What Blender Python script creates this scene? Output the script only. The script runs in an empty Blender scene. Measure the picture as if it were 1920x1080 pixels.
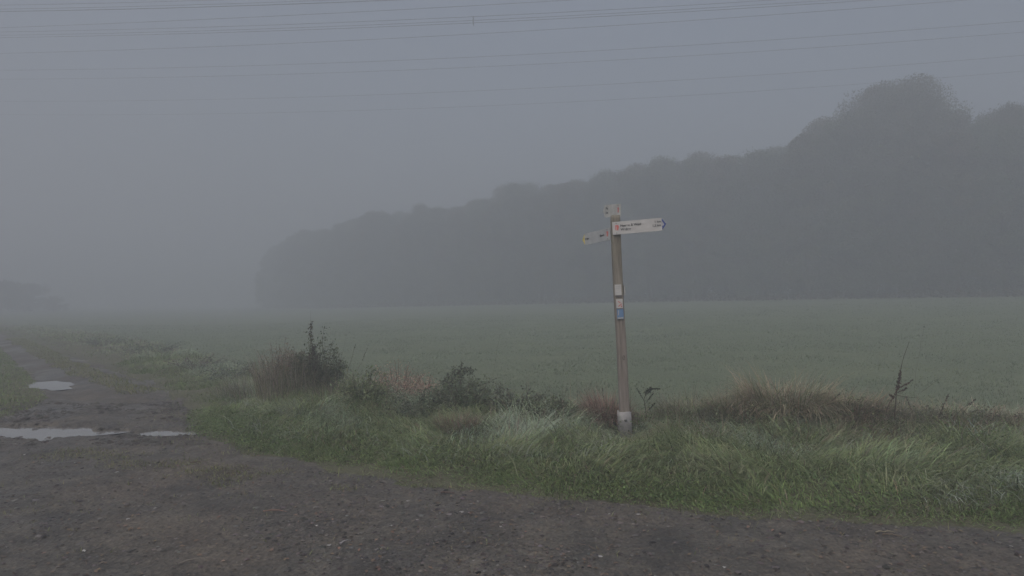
import bpy, math, random
import numpy as np
from mathutils import Vector

sc = bpy.context.scene
C = sc.collection
R = math.radians
rng = np.random.default_rng(11)
random.seed(11)

# ------------------------------------------------------------ camera
F = 1280.0 / 1920.0            # focal length in picture widths
CAM_H = 1.6
HOR = 565.0                    # horizon row in the 1920x1080 photograph
cd = bpy.data.cameras.new('camera')
cam = bpy.data.objects.new('camera', cd)
C.objects.link(cam)
cd.sensor_width = 36.0
cd.lens = 36.0 * F
cd.clip_start = 0.05
cd.clip_end = 3000.0
cam.location = (0, 0, CAM_H)
cam.rotation_euler = (R(90) + math.atan((HOR - 540) / 1280.0), 0, 0)
sc.camera = cam

# ------------------------------------------------------------ sky, sun, exposure
SUN_EL, SUN_AZ = 52.0, 205.0
w = bpy.data.worlds.new('World')
sc.world = w
w.use_nodes = True
nt = w.node_tree
nt.nodes.clear()
sky = nt.nodes.new('ShaderNodeTexSky')
sky.sky_type = 'NISHITA'
sky.sun_disc = False
sky.sun_elevation = R(SUN_EL)
sky.sun_rotation = R(SUN_AZ)
sky.air_density = 1.0
sky.dust_density = 6.0
hs = nt.nodes.new('ShaderNodeHueSaturation')
hs.inputs['Saturation'].default_value = 0.68
bg = nt.nodes.new('ShaderNodeBackground')
bg.inputs['Strength'].default_value = 0.114
wo = nt.nodes.new('ShaderNodeOutputWorld')
nt.links.new(sky.outputs[0], hs.inputs['Color'])
# an overcast sky is brighter overhead than at the horizon
tcw = nt.nodes.new('ShaderNodeTexCoord'); spw = nt.nodes.new('ShaderNodeSeparateXYZ')
mrw = nt.nodes.new('ShaderNodeMapRange'); mrw.inputs['From Min'].default_value = 0.0; mrw.inputs['From Max'].default_value = 1.0
mrw.inputs['To Min'].default_value = 0.6; mrw.inputs['To Max'].default_value = 1.7
vmw = nt.nodes.new('ShaderNodeVectorMath'); vmw.operation = 'SCALE'
nt.links.new(tcw.outputs['Generated'], spw.inputs[0]); nt.links.new(spw.outputs['Z'], mrw.inputs['Value'])
nt.links.new(hs.outputs[0], vmw.inputs[0]); nt.links.new(mrw.outputs[0], vmw.inputs['Scale'])
nt.links.new(vmw.outputs[0], bg.inputs['Color'])
nt.links.new(bg.outputs[0], wo.inputs['Surface'])

sd = bpy.data.lights.new('sun', 'SUN')
sd.energy = 0.5
sd.angle = R(40)
sd.color = (1.0, 0.97, 0.93)
so = bpy.data.objects.new('sun', sd)
C.objects.link(so)
a = R(SUN_AZ)
sdir = Vector((math.sin(a) * math.cos(R(SUN_EL)), math.cos(a) * math.cos(R(SUN_EL)), math.sin(R(SUN_EL))))
so.rotation_euler = sdir.to_track_quat('Z', 'Y').to_euler()

vs = sc.view_settings
vs.view_transform = 'Standard'
vs.look = 'None'
vs.gamma = 1.0
vs.use_curve_mapping = False
vs.exposure = 0.0
sc.cycles.volume_bounces = 3
sc.cycles.max_bounces = 8
sc.cycles.diffuse_bounces = 3
sc.cycles.transparent_max_bounces = 8
sc.cycles.use_denoising = True
sc.cycles.denoising_prefilter = 'ACCURATE'
HAZE = 0.0190

# ------------------------------------------------------------ small maths
def _h(ix, iy, seed):
    n = (ix.astype(np.int64) * 374761393 + iy.astype(np.int64) * 668265263 + seed * 1442695041) & 0xFFFFFFFF
    n = ((n ^ (n >> 13)) * 1274126177) & 0xFFFFFFFF
    n = n ^ (n >> 16)
    return (n & 0xFFFFFF) / float(0xFFFFFF)

def vnoise(x, y, seed=0):
    x = np.asarray(x, float); y = np.asarray(y, float)
    ix = np.floor(x); iy = np.floor(y)
    fx = x - ix; fy = y - iy
    fx = fx * fx * (3 - 2 * fx); fy = fy * fy * (3 - 2 * fy)
    a_ = _h(ix, iy, seed); b_ = _h(ix + 1, iy, seed); c_ = _h(ix, iy + 1, seed); d_ = _h(ix + 1, iy + 1, seed)
    return (a_ * (1 - fx) + b_ * fx) * (1 - fy) + (c_ * (1 - fx) + d_ * fx) * fy

def fbm(x, y, seed=0, octv=4):
    s = 0; amp = .5; t = 0
    for k in range(octv):
        s = s + amp * vnoise(np.asarray(x) * 2 ** k + 17.3 * k, np.asarray(y) * 2 ** k - 9.1 * k, seed + k); t += amp; amp *= .5
    return s / t

def sstep(a_, b_, x):
    t = np.clip((np.asarray(x, float) - a_) / (b_ - a_), 0, 1)
    return t * t * (3 - 2 * t)

def gp(px, py):
    Y = CAM_H * 1280.0 / (py - HOR)
    return ((px - 960.0) / 1280.0 * Y, Y)

def at(px, py, Y):
    return ((px - 960.0) / 1280.0 * Y, Y, CAM_H + (HOR - py) / 1280.0 * Y)

def inside(poly, x, y):
    r = np.zeros(np.shape(x), bool)
    n = len(poly)
    for i in range(n):
        x1, y1 = poly[i]; x2, y2 = poly[(i + 1) % n]
        c = ((y1 > y) != (y2 > y)) & (x < (x2 - x1) * (y - y1) / ((y2 - y1) if y2 != y1 else 1e-9) + x1)
        r ^= c
    return r

def dist(line, x, y):
    d = np.full(np.shape(x), 1e9)
    for (x1, y1), (x2, y2) in zip(line[:-1], line[1:]):
        dx, dy = x2 - x1, y2 - y1
        t = np.clip(((x - x1) * dx + (y - y1) * dy) / (dx * dx + dy * dy + 1e-12), 0, 1)
        d = np.minimum(d, np.hypot(x - x1 - t * dx, y - y1 - t * dy))
    return d

# ------------------------------------------------------------ plan of the place
NEAR_EDGE = [(30, 3.0), (14, 4.2), (7.5, 4.6)] + [gp(*p) for p in
             [(1920, 1000), (1700, 985), (1500, 970), (1340, 963), (1200, 945), (1000, 930), (800, 905), (620, 880),
              (480, 850), (385, 828), (348, 800), (358, 772), (328, 740), (268, 712), (228, 696), (160, 677), (88, 655), (30, 635)]] + [(-30, 39), (-75, 70)]
FAR_EDGE = [(30, 8.0), (12, 8.3), (6, 8.7), (1.5, 9.0), (-1, 9.7), (-2.8, 11.0), (-4.3, 12.6), (-6.2, 15), (-8.6, 18.6),
            (-13, 25), (-20, 33), (-30, 43), (-75, 78)]
VERGE = NEAR_EDGE + FAR_EDGE[::-1]
LEFT_EDGE = [gp(*p) for p in [(-250, 800), (0, 788), (55, 768), (92, 745), (74, 722), (50, 692), (20, 665), (0, 650)]] + [(-27, 35), (-75, 66)]
LEFT = LEFT_EDGE + [(-400, 66), (-400, 7)]
STRIP = [gp(*p) for p in [(262, 738), (222, 722), (178, 706), (118, 682), (85, 664), (55, 648), (30, 636)]]
FIELD = FAR_EDGE + [(-400, 200), (-400, 400), (400, 400), (400, 8)]
WOOD_LINE = [(110, -10.6), (37, 50), (-41, 115)]
def wood_y(x): return 50 + (37 - x) * .83 + .02 * np.maximum(0, -20 - x) ** 2

PUDDLES = [  # centre x, y, half width, half depth, depth
    (-6.4, 8.46, 1.55, .50, .072), (-5.1, 8.42, .70, .24, .058), (-4.32, 8.40, .45, .28, .056), (-3.95, 8.22, .32, .10, .042),
    (-9.05, 13.3, .45, .50, .07), (-4.75, 8.36, .25, .08, .03)]
WATER = -.030

HUMPS = [(3.35, 8.25, .42, .42, .30), (4.05, 8.35, .55, .42, .14), (2.5, 8.4, .5, .35, .10), (5.1, 8.3, .7, .4, .03), (6.1, 8.2, .8, .45, .04), (1.3, 7.7, .45, .5, -.10),
         (-1.9, 9.2, .6, .4, .16), (-.75, 8.9, .55, .35, .12), (.15, 8.75, .5, .3, .08), (-3.0, 10.3, .7, .4, .08)]

def H(x, y, micro=True):
    x = np.asarray(x, float); y = np.asarray(y, float)
    t = np.clip(x / np.maximum(y, 1), -.6, 1.1)
    g = np.clip(.018 + .043 * t, 0, .06)
    z = g * np.clip(y - 9, 0, 110) * sstep(8, 16, y)
    vd = np.where(inside(VERGE, x, y), dist(NEAR_EDGE, x, y), 0)
    z = z + .09 * sstep(0, 1.2, vd) * (1 - sstep(30, 60, np.hypot(x, y)))
    for (hx, hy, hw, hd, hh) in HUMPS:
        z = z + hh * np.exp(-((x - hx) / hw) ** 2 - ((y - hy) / hd) ** 2)
    tr = (~inside(VERGE, x, y)) & (~inside(FIELD, x, y))
    z = z + np.where(tr, 0, .16 * np.clip(vd / 1.2, 0, 1) * (fbm(x * 1.7, y * 1.7, 9, 2) - .5))
    if micro:
        z = z + np.where(tr, .016 * (fbm(x * 1.6, y * 1.6, 3) - .5) + .014 * (fbm(x * 7, y * 7, 5) - .5), .05 * (fbm(x * 1.1, y * 1.1, 8) - .5))
        near = (np.hypot(x, y) < 12) & tr
        if near.any():
            rr = vnoise(x * 30, y * 30, 21)
            z = z + np.where(near, .011 * np.maximum(rr - .55, 0) / .45 + .004 * (vnoise(x * 61, y * 61, 22) - .5), 0)
    mud = np.exp(-(((x + 5.2) / 2.6) ** 2 + ((y - 9.0) / 1.3) ** 2)) * tr
    z = z + mud * (.085 * (fbm(x * 1.3 + y * .8, y * 3.4 - x * .7, 41) - .42))
    # wheel ruts along the track
    ds = dist(STRIP, x, y)
    z = z - np.where(tr & (y > 9), .05 * np.exp(-((ds - .85) / .25) ** 2) - .035 * np.exp(-(ds / .35) ** 2), 0)
    for (cx, cy, wx, wy, dp) in PUDDLES:
        q = np.hypot((x - cx) / wx, (y - cy) / wy) + .9 * (fbm(x * 2.0, y * 4.5, 31) - .5) + .95 * (fbm(x * 5, y * 12, 33) - .5)
        z = z - dp * (1 - sstep(.55, 1.25, q))
    return z

# ------------------------------------------------------------ node helpers
def mat(name):
    m = bpy.data.materials.new(name); m.use_nodes = True
    n = m.node_tree.nodes; l = m.node_tree.links
    b = n['Principled BSDF']
    return m, n, l, b

def ramp(n, stops):
    r = n.new('ShaderNodeValToRGB')
    e = r.color_ramp.elements
    while len(e) > 1: e.remove(e[-1])
    e[0].position = stops[0][0]; e[0].color = (*stops[0][1], 1)
    for p, c in stops[1:]:
        k = e.new(p); k.color = (*c, 1)
    return r

def noise(n, l, co, scale, detail=6, rough=.6, dist_=0):
    t = n.new('ShaderNodeTexNoise')
    t.inputs['Scale'].default_value = scale; t.inputs['Detail'].default_value = detail
    t.inputs['Roughness'].default_value = rough; t.inputs['Distortion'].default_value = dist_
    l.new(co, t.inputs['Vector'])
    return t

def mixc(n, l, fac, c1, c2, mode='MIX'):
    m = n.new('ShaderNodeMix'); m.data_type = 'RGBA'; m.blend_type = mode
    for s, v in ((m.inputs['Factor'], fac), (m.inputs[6], c1), (m.inputs[7], c2)):
        if hasattr(v, 'is_output'): l.new(v, s)
        elif isinstance(v, (int, float)): s.default_value = v
        else: s.default_value = (*v, 1)
    return m.outputs[2]

def plain(name, col, rough=.5, metal=0, var=.15, scale=14, bump=0):
    m, n, l, b = mat(name)
    tc = n.new('ShaderNodeTexCoord')
    t = noise(n, l, tc.outputs['Object'], scale, 5)
    lo = tuple(c * (1 - var) for c in col); hi = tuple(min(1, c * (1 + var)) for c in col)
    r = ramp(n, [(.3, lo), (.7, hi)])
    l.new(t.outputs['Fac'], r.inputs[0]); l.new(r.outputs[0], b.inputs['Base Color'])
    b.inputs['Roughness'].default_value = rough; b.inputs['Metallic'].default_value = metal
    if bump:
        bp = n.new('ShaderNodeBump'); bp.inputs['Strength'].default_value = bump; bp.inputs['Distance'].default_value = .01
        l.new(t.outputs['Fac'], bp.inputs['Height']); l.new(bp.outputs[0], b.inputs['Normal'])
    return m

# ------------------------------------------------------------ materials
def dirt_material():
    m, n, l, b = mat('wet_gravel_dirt')
    co = n.new('ShaderNodeTexCoord').outputs['Object']
    big = noise(n, l, co, .55, 5, .6, .3)
    mid = noise(n, l, co, 3.2, 7, .65)
    fine = noise(n, l, co, 38, 6, .7)
    c0 = ramp(n, [(.3, (.055, .0515, .0450)), (.5, (.081, .0745, .063)), (.7, (.113, .102, .084))])
    l.new(mid.outputs['Fac'], c0.inputs[0])
    rr = ramp(n, [(.50, (0, 0, 0)), (.64, (1, 1, 1))]); l.new(big.outputs['Fac'], rr.inputs[0])
    c1 = mixc(n, l, rr.outputs[0], c0.outputs[0], (.104, .091, .076))
    # stones: voronoi cells, some pale, some dark
    v = n.new('ShaderNodeTexVoronoi'); v.inputs['Scale'].default_value = 34; l.new(co, v.inputs['Vector'])
    sep = n.new('ShaderNodeSeparateColor'); l.new(v.outputs['Color'], sep.inputs[0])
    st = ramp(n, [(.0, (.72, .72, .74)), (.5, (1, 1, 1)), (.86, (1.08, 1.06, 1.04)), (.96, (1.35, 1.33, 1.3))])
    l.new(sep.outputs[0], st.inputs[0])
    wet = noise(n, l, co, 1.7, 6, .62, .4)
    wt = ramp(n, [(.36, (.66, .66, .68)), (.52, (1, 1, 1)), (.66, (1.14, 1.13, 1.1))]); l.new(wet.outputs['Fac'], wt.inputs[0])
    c1 = mixc(n, l, .85, c1, wt.outputs[0], 'MULTIPLY')
    c2 = mixc(n, l, .8, c1, st.outputs[0], 'MULTIPLY')
    fr = ramp(n, [(.28, (.5, .5, .51)), (.6, (1.18, 1.17, 1.15))]); l.new(fine.outputs['Fac'], fr.inputs[0])
    c3 = mixc(n, l, .8, c2, fr.outputs[0], 'MULTIPLY')
    l.new(c3, b.inputs['Base Color'])
    wr = ramp(n, [(.38, (.42, .42, .42)), (.62, (.85, .85, .85))]); l.new(big.outputs['Fac'], wr.inputs[0])
    l.new(wr.outputs[0], b.inputs['Roughness'])
    b.inputs['Specular IOR Level'].default_value = .35
    b1 = n.new('ShaderNodeBump'); b1.inputs['Strength'].default_value = .7; b1.inputs['Distance'].default_value = .02
    b2 = n.new('ShaderNodeBump'); b2.inputs['Strength'].default_value = .55; b2.inputs['Distance'].default_value = .012
    l.new(mid.outputs['Fac'], b1.inputs['Height']); l.new(v.outputs['Distance'], b2.inputs['Height'])
    l.new(b1.outputs[0], b2.inputs['Normal'])
    b3 = n.new('ShaderNodeBump'); b3.inputs['Strength'].default_value = .6; b3.inputs['Distance'].default_value = .008
    l.new(fine.outputs['Fac'], b3.inputs['Height']); l.new(b2.outputs[0], b3.inputs['Normal'])
    l.new(b3.outputs[0], b.inputs['Normal'])
    return m

def soil_material(name, stops, scale, fscale, bump=.8):
    m, n, l, b = mat(name)
    co = n.new('ShaderNodeTexCoord').outputs['Object']
    a_ = noise(n, l, co, scale, 6, .6); f = noise(n, l, co, fscale, 5, .7)
    r = ramp(n, stops); l.new(a_.outputs['Fac'], r.inputs[0])
    fr = ramp(n, [(.3, (.68, .7, .66)), (.65, (1.15, 1.15, 1.1))]); l.new(f.outputs['Fac'], fr.inputs[0])
    c = mixc(n, l, .75, r.outputs[0], fr.outputs[0], 'MULTIPLY')
    l.new(c, b.inputs['Base Color'])
    b.inputs['Roughness'].default_value = .85; b.inputs['Specular IOR Level'].default_value = .2
    bp = n.new('ShaderNodeBump'); bp.inputs['Strength'].default_value = bump; bp.inputs['Distance'].default_value = .03
    l.new(f.outputs['Fac'], bp.inputs['Height']); l.new(bp.outputs[0], b.inputs['Normal'])
    return m

def leaf_material(name='leaf', trans=.3, rough=.55):
    m, n, l, b = mat(name)
    at_ = n.new('ShaderNodeAttribute'); at_.attribute_name = 'col'
    l.new(at_.outputs['Color'], b.inputs['Base Color'])
    b.inputs['Roughness'].default_value = rough
    b.inputs['Specular IOR Level'].default_value = .3
    t = n.new('ShaderNodeBsdfTranslucent'); l.new(at_.outputs['Color'], t.inputs['Color'])
    mx = n.new('ShaderNodeMixShader'); mx.inputs[0].default_value = trans
    l.new(b.outputs[0], mx.inputs[1]); l.new(t.outputs[0], mx.inputs[2])
    l.new(mx.outputs[0], n['Material Output'].inputs['Surface'])
    return m

def wood_material():
    m, n, l, b = mat('weathered_wood')
    tc = n.new('ShaderNodeTexCoord')
    mp = n.new('ShaderNodeMapping'); mp.inputs['Scale'].default_value = (26, 26, 1.4)
    l.new(tc.outputs['Object'], mp.inputs['Vector'])
    g = noise(n, l, mp.outputs[0], 1.6, 8, .65, .6)
    big = noise(n, l, tc.outputs['Object'], 2.6, 4, .6)
    r = ramp(n, [(.28, (.055, .05, .045)), (.42, (.165, .148, .132)), (.6, (.23, .212, .192)), (.75, (.31, .285, .262))]); l.new(g.outputs['Fac'], r.inputs[0])
    # algae towards the top, reddish weathering below: real colour of the timber
    sp = n.new('ShaderNodeSeparateXYZ'); l.new(tc.outputs['Object'], sp.inputs[0])
    ad = n.new('ShaderNodeMath'); ad.operation = 'MULTIPLY_ADD'; ad.inputs[1].default_value = 1.6
    l.new(big.outputs['Fac'], ad.inputs[0]); l.new(sp.outputs['Z'], ad.inputs[2])
    mr = n.new('ShaderNodeMapRange'); mr.inputs['From Min'].default_value = 2.1; mr.inputs['From Max'].default_value = 3.1
    l.new(ad.outputs[0], mr.inputs['Value'])
    c1 = mixc(n, l, .85, r.outputs[0], (1.06, .99, .95), 'MULTIPLY')
    c2 = mixc(n, l, .8, r.outputs[0], (.97, .96, .80), 'MULTIPLY')
    c = mixc(n, l, mr.outputs[0], c1, c2)
    l.new(c, b.inputs['Base Color']); b.inputs['Roughness'].default_value = .8
    bp = n.new('ShaderNodeBump'); bp.inputs['Strength'].default_value = .6; bp.inputs['Distance'].default_value = .006
    l.new(g.outputs['Fac'], bp.inputs['Height']); l.new(bp.outputs[0], b.inputs['Normal'])
    return m

def water_material():
    m, n, l, b = mat('puddle_water')
    co = n.new('ShaderNodeTexCoord').outputs['Object']
    t = noise(n, l, co, 5, 3)
    r = ramp(n, [(.3, (.19, .188, .185)), (.7, (.22, .216, .21))]); l.new(t.outputs['Fac'], r.inputs[0])
    l.new(r.outputs[0], b.inputs['Base Color'])
    b.inputs['Roughness'].default_value = .03; b.inputs['IOR'].default_value = 1.85
    bp = n.new('ShaderNodeBump'); bp.inputs['Strength'].default_value = .03; bp.inputs['Distance'].default_value = .01
    l.new(t.outputs['Fac'], bp.inputs['Height']); l.new(bp.outputs[0], b.inputs['Normal'])
    return m

M = dict(
    dirt=dirt_material(),
    verge=soil_material('verge_soil', [(.3, (.085, .080, .055)), (.55, (.105, .105, .068)), (.75, (.12, .11, .085))], 1.2, 22),
    field=soil_material('crop_field', [(.3, (.108, .132, .085)), (.5, (.122, .146, .094)), (.72, (.138, .158, .100))], .45, 9, .6),
    forest=soil_material('forest_soil', [(.3, (.05, .045, .035)), (.7, (.09, .075, .055))], .6, 8),
    leaf=leaf_material('leaf', .3),
    crown=leaf_material('tree_leaf', .2, .7),
    dry=leaf_material('dry_stem', .1, .8),
    bark=plain('bark', (.085, .07, .058), .9, 0, .3, 9, .6),
    wood=wood_material(), water=water_material(),
    white=plain('sign_white', (.46, .45, .44), .45, 0, .12, 9),
    greyw=plain('sign_grey_back', (.36, .37, .38), .45, 0, .14, 9),
    dull=plain('sign_dull', (.46, .455, .43), .5, 0, .18, 12),
    ink=plain('sign_ink', (.07, .07, .07), .5),
    red=plain('sign_red', (.52, .13, .11), .5),
    blue=plain('sign_blue', (.035, .06, .24), .45),
    sky_blue=plain('plate_blue', (.12, .21, .36), .45),
    yellow=plain('sign_yellow', (.55, .46, .13), .5),
    steel=plain('galvanised_steel', (.27, .265, .265), .55, .35, .18, 22, .1),
    bolt=plain('bolt_steel', (.20, .195, .19), .45, .5, .2, 40),
    wire=plain('wire', (.045, .045, .05), .6, .2),
    stone=plain('pebble_stone', (.2, .185, .175), .7, 0, .5, 6, .3),
    pale=plain('pale_stone', (.36, .35, .335), .7, 0, .2, 30, .2),
    stick=plain('bare_wood', (.16, .125, .10), .8, 0, .35, 18, .4),
)

# ------------------------------------------------------------ mesh accumulator (all quads)
class Geo:
    def __init__(s): s.v = []; s.f = []; s.c = []; s.n = 0
    def add(s, v, f, c):
        v = np.asarray(v, float).reshape(-1, 3); f = np.asarray(f, int).reshape(-1, 4)
        c = np.asarray(c, float)
        if c.ndim == 1: c = np.tile(c, (len(v), 1))
        s.v.append(v); s.f.append(f + s.n); s.c.append(c); s.n += len(v)
    def mesh(s, name, m, smooth=False):
        v = np.concatenate(s.v).astype(np.float32); f = np.concatenate(s.f).astype(np.int32); c = np.concatenate(s.c).astype(np.float32)
        me = bpy.data.meshes.new(name)
        me.vertices.add(len(v)); me.vertices.foreach_set('co', v.ravel())
        me.loops.add(len(f) * 4); me.loops.foreach_set('vertex_index', f.ravel())
        me.polygons.add(len(f)); me.polygons.foreach_set('loop_start', np.arange(0, len(f) * 4, 4, dtype=np.int32))
        if smooth: me.polygons.foreach_set('use_smooth', np.ones(len(f), bool))
        at_ = me.attributes.new('col', 'FLOAT_COLOR', 'POINT')
        at_.data.foreach_set('color', np.concatenate([c, np.ones((len(c), 1), np.float32)], 1).astype(np.float32).ravel())
        me.update(calc_edges=True)
        me.materials.append(m)
        return me
    def obj(s, name, m, parent=None, smooth=False):
        o = bpy.data.objects.new(name, s.mesh(name, m, smooth)); C.objects.link(o)
        if parent is not None: o.parent = parent
        return o

def blades(g, base, L, W, az, th0, kap, col, nseg=4, tipc=1.12):
    """arching grass blades as tapering strips"""
    N = len(L)
    t = np.linspace(0, 1, nseg + 1)
    P = np.zeros((N, nseg + 1, 3)); P[:, 0] = base
    d = np.stack([np.cos(az), np.sin(az)], 1)
    for k in range(nseg):
        th = th0 + kap * (t[k] + t[k + 1]) / 2
        P[:, k + 1, :2] = P[:, k, :2] + d * (L / nseg * np.sin(th))[:, None]
        P[:, k + 1, 2] = P[:, k, 2] + L / nseg * np.cos(th)
    tw = az + np.pi / 2 + rng.normal(0, .5, N)
    sd_ = np.stack([np.cos(tw), np.sin(tw), np.zeros(N)], 1)
    wd = W[:, None] * (np.array([.75, 1, .85, .55, .1]) if nseg == 4 else np.linspace(1, .12, nseg + 1))[None, :] * .5
    A = P + sd_[:, None, :] * wd[:, :, None]; B = P - sd_[:, None, :] * wd[:, :, None]
    V = np.stack([A, B], 2).reshape(N, -1, 3)
    q = []
    for k in range(nseg): q.append([2 * k, 2 * k + 1, 2 * k + 3, 2 * k + 2])
    f = (np.array(q)[None] + (np.arange(N) * 2 * (nseg + 1))[:, None, None]).reshape(-1, 4)
    sh = np.repeat(np.linspace(.96, tipc, nseg + 1), 2)
    cc = (col[:, None, :] * sh[None, :, None]).reshape(-1, 3)
    g.add(V.reshape(-1, 3), f, cc)

def leaves(g, pos, size, col, up=.35, asp=.5):
    """one folded diamond per leaf"""
    N = len(pos)
    n = rng.normal(0, 1, (N, 3)); n[:, 2] += up * 2; n /= np.linalg.norm(n, axis=1)[:, None]
    u = np.cross(n, rng.normal(0, 1, (N, 3))); u /= np.linalg.norm(u, axis=1)[:, None] + 1e-9
    v = np.cross(n, u)
    s = np.asarray(size) * np.ones(N)
    a_ = pos - u * s[:, None] * .5; b_ = pos + u * s[:, None] * .5
    m1 = pos + v * s[:, None] * asp * .5 + n * s[:, None] * .10; m2 = pos - v * s[:, None] * asp * .5 + n * s[:, None] * .10
    V = np.stack([a_, m1, b_, m2], 1).reshape(-1, 3)
    g.add(V, np.arange(N * 4).reshape(-1, 4), np.repeat(col, 4, 0))

def tube(g, pts, r0, r1, col, sides=5):
    pts = np.asarray(pts, float); n = len(pts)
    rr = np.linspace(r0, r1, n) if np.isscalar(r0) else np.asarray(r0)
    V = []
    for i in range(n):
        t = pts[min(i + 1, n - 1)] - pts[max(i - 1, 0)]; t = t / (np.linalg.norm(t) + 1e-9)
        a_ = np.cross(t, [0, 0, 1.0] if abs(t[2]) < .9 else [1.0, 0, 0]); a_ /= np.linalg.norm(a_)
        b_ = np.cross(t, a_)
        for k in range(sides):
            an = 2 * np.pi * k / sides
            V.append(pts[i] + rr[i] * (math.cos(an) * a_ + math.sin(an) * b_))
    f = [[i * sides + k, i * sides + (k + 1) % sides, (i + 1) * sides + (k + 1) % sides, (i + 1) * sides + k] for i in range(n - 1) for k in range(sides)]
    g.add(V, f, np.asarray(col, float))

def curve(p0, p1, bend=(0, 0, 0), n=6, wob=0.0):
    p0 = np.array(p0, float); p1 = np.array(p1, float); t = np.linspace(0, 1, n)[:, None]
    p = p0 * (1 - t) + p1 * t + np.array(bend) * 4 * t * (1 - t)
    if wob: p[1:-1] += rng.normal(0, wob, (n - 2, 3))
    return p

def vary(col, n, s=.15, h=.06):
    c = np.asarray(col, float)[None, :] * (1 + rng.normal(0, s, (n, 1))) * (1 + rng.normal(0, h, (n, 3)))
    return np.clip(c, .008, .9)

def tag(o, label=None, cat=None, group=None, kind=None):
    if label: o['label'] = label
    if cat: o['category'] = cat
    if group: o['group'] = group
    if kind: o['kind'] = kind
    return o

def empty(name, loc, rot=(0, 0, 0)):
    o = bpy.data.objects.new(name, None); C.objects.link(o)
    o.location = loc; o.rotation_euler = rot; o.empty_display_size = .1
    return o

def zh(x, y): return float(H(np.array([x]), np.array([y]))[0])

# ------------------------------------------------------------ ground, split into track, verge, field, forest floor
rs = [0.3, .8, 1.4, 2.0, 2.6]
while rs[-1] < 420:
    r_ = rs[-1]; rs.append(r_ + min(max(.00075 * r_ * r_, .008), .022 * r_) if r_ > 2.5 else r_ + .3)
rs = np.array(rs)
front = np.arange(-46, 46.01, .125)
an = np.concatenate([np.arange(-180, -46, 3.0), front, np.arange(49, 180, 3.0)])
na, nr = len(an), len(rs)
A_, R_ = np.meshgrid(np.radians(an), rs)
GX, GY = (np.sin(A_) * R_).ravel(), (np.cos(A_) * R_).ravel()
GZ = H(GX, GY)
i_, j_ = np.meshgrid(np.arange(nr - 1), np.arange(na), indexing='ij')
jn = (j_ + 1) % na
quads = np.stack([i_ * na + j_, i_ * na + jn, (i_ + 1) * na + jn, (i_ + 1) * na + j_], -1).reshape(-1, 4)
quads = quads[:, ::-1]
cx, cy = GX[quads].mean(1), GY[quads].mean(1)
jx = cx + .5 * (fbm(cx * 2.5, cy * 2.5, 81) - .5); jy = cy + .5 * (fbm(cx * 2.5, cy * 2.5, 82) - .5)
isv = inside(VERGE, jx, jy); isl = inside(LEFT, jx, jy); isf = inside(FIELD, jx, jy)
isw = isf & (cy > wood_y(cx) - 2.5)
sel = {'track': ~(isv | isl | isf), 'ground': (isv | isl) & ~isf, 'field': isf & ~isw, 'forest_floor': isw}
P3 = np.stack([GX, GY, GZ], 1)
def submesh(name, q, m):
    used, inv = np.unique(q, return_inverse=True)
    g = Geo(); g.add(P3[used], inv.reshape(-1, 4), (.1, .1, .1))
    o = g.obj(name, m, None, True); o['kind'] = 'structure'
    return o
submesh('track', quads[sel['track']], M['dirt'])
submesh('ground', quads[sel['ground']], M['verge'])
submesh('field', quads[sel['field']], M['field'])
submesh('forest_floor', quads[sel['forest_floor']], M['forest'])

# ------------------------------------------------------------ puddles
def puddle(name, cx_, cy_, wx, wy):
    g = Geo()
    n = 28; ring = []
    for k in range(n):
        t = 2 * math.pi * k / n; q = 1 + .08 * math.sin(3 * t + cx_) + .05 * math.sin(5 * t)
        ring.append((cx_ + wx * q * math.cos(t), cy_ + wy * q * math.sin(t), WATER))
    v = [(cx_, cy_, WATER)] + ring
    f = [[0, 1 + k, 1 + (k + 1) % n, 1 + (k + 2) % n] for k in range(0, n, 2)]
    g.add(v, f, (.1, .1, .1))
    o = g.obj(name, M['water']); o['kind'] = 'structure'
    return o
puddle('puddle', -6.55, 8.46, 1.75, .60)
puddle('puddle', -4.12, 8.34, .50, .42)
puddle('puddle', -8.95, 13.3, .85, .9)

# ------------------------------------------------------------ verge grass
def region_points(n, x0, x1, y0, y1):
    return rng.uniform(x0, x1, n), rng.uniform(y0, y1, n)

G_GREEN = np.array([.185, .222, .112]); G_LUSH = np.array([.155, .212, .078]); G_DEW = np.array([.275, .325, .255])
G_STRAW = np.array([.34, .29, .21]); G_BROWN = np.array([.20, .15, .115]); G_DARK = np.array([.062, .075, .045])

def grass_colour(x, y, d):
    n = len(x)
    a1 = fbm(x * .9, y * 1.6, 61); a2 = fbm(x * 1.3, y * 2.2, 67); a3 = fbm(x * 2.1, y * 3, 71)
    dew = sstep(.52, .66, a1) * sstep(.5, 1.2, d)
    dry = sstep(.52, .7, a2) * sstep(1.4, 2.6, d) 
    c = G_GREEN[None] * (1 - .75 * dew)[:, None] + G_DEW[None] * (.75 * dew)[:, None]
    lush = (1 - sstep(.3, 1.1, d)) * .8 + .25 * sstep(.5, .65, a3)
    lush = np.clip(lush, 0, 1)
    c = c * (1 + .34 * sstep(.35, 1.1, d) - .2 * dry)[:, None]
    c = c * (1 - lush)[:, None] + G_LUSH[None] * lush[:, None]
    u = rng.random(n)
    k = u < .03 + .4 * dry
    c[k] = G_STRAW * .85
    k = (u > .97 - .25 * dry)
    c[k] = G_BROWN
    return np.clip(c * (1 + rng.normal(0, .26, (n, 1))) * (1 + rng.normal(0, .06, (n, 3))), .02, .65)

gr = Geo()
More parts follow.
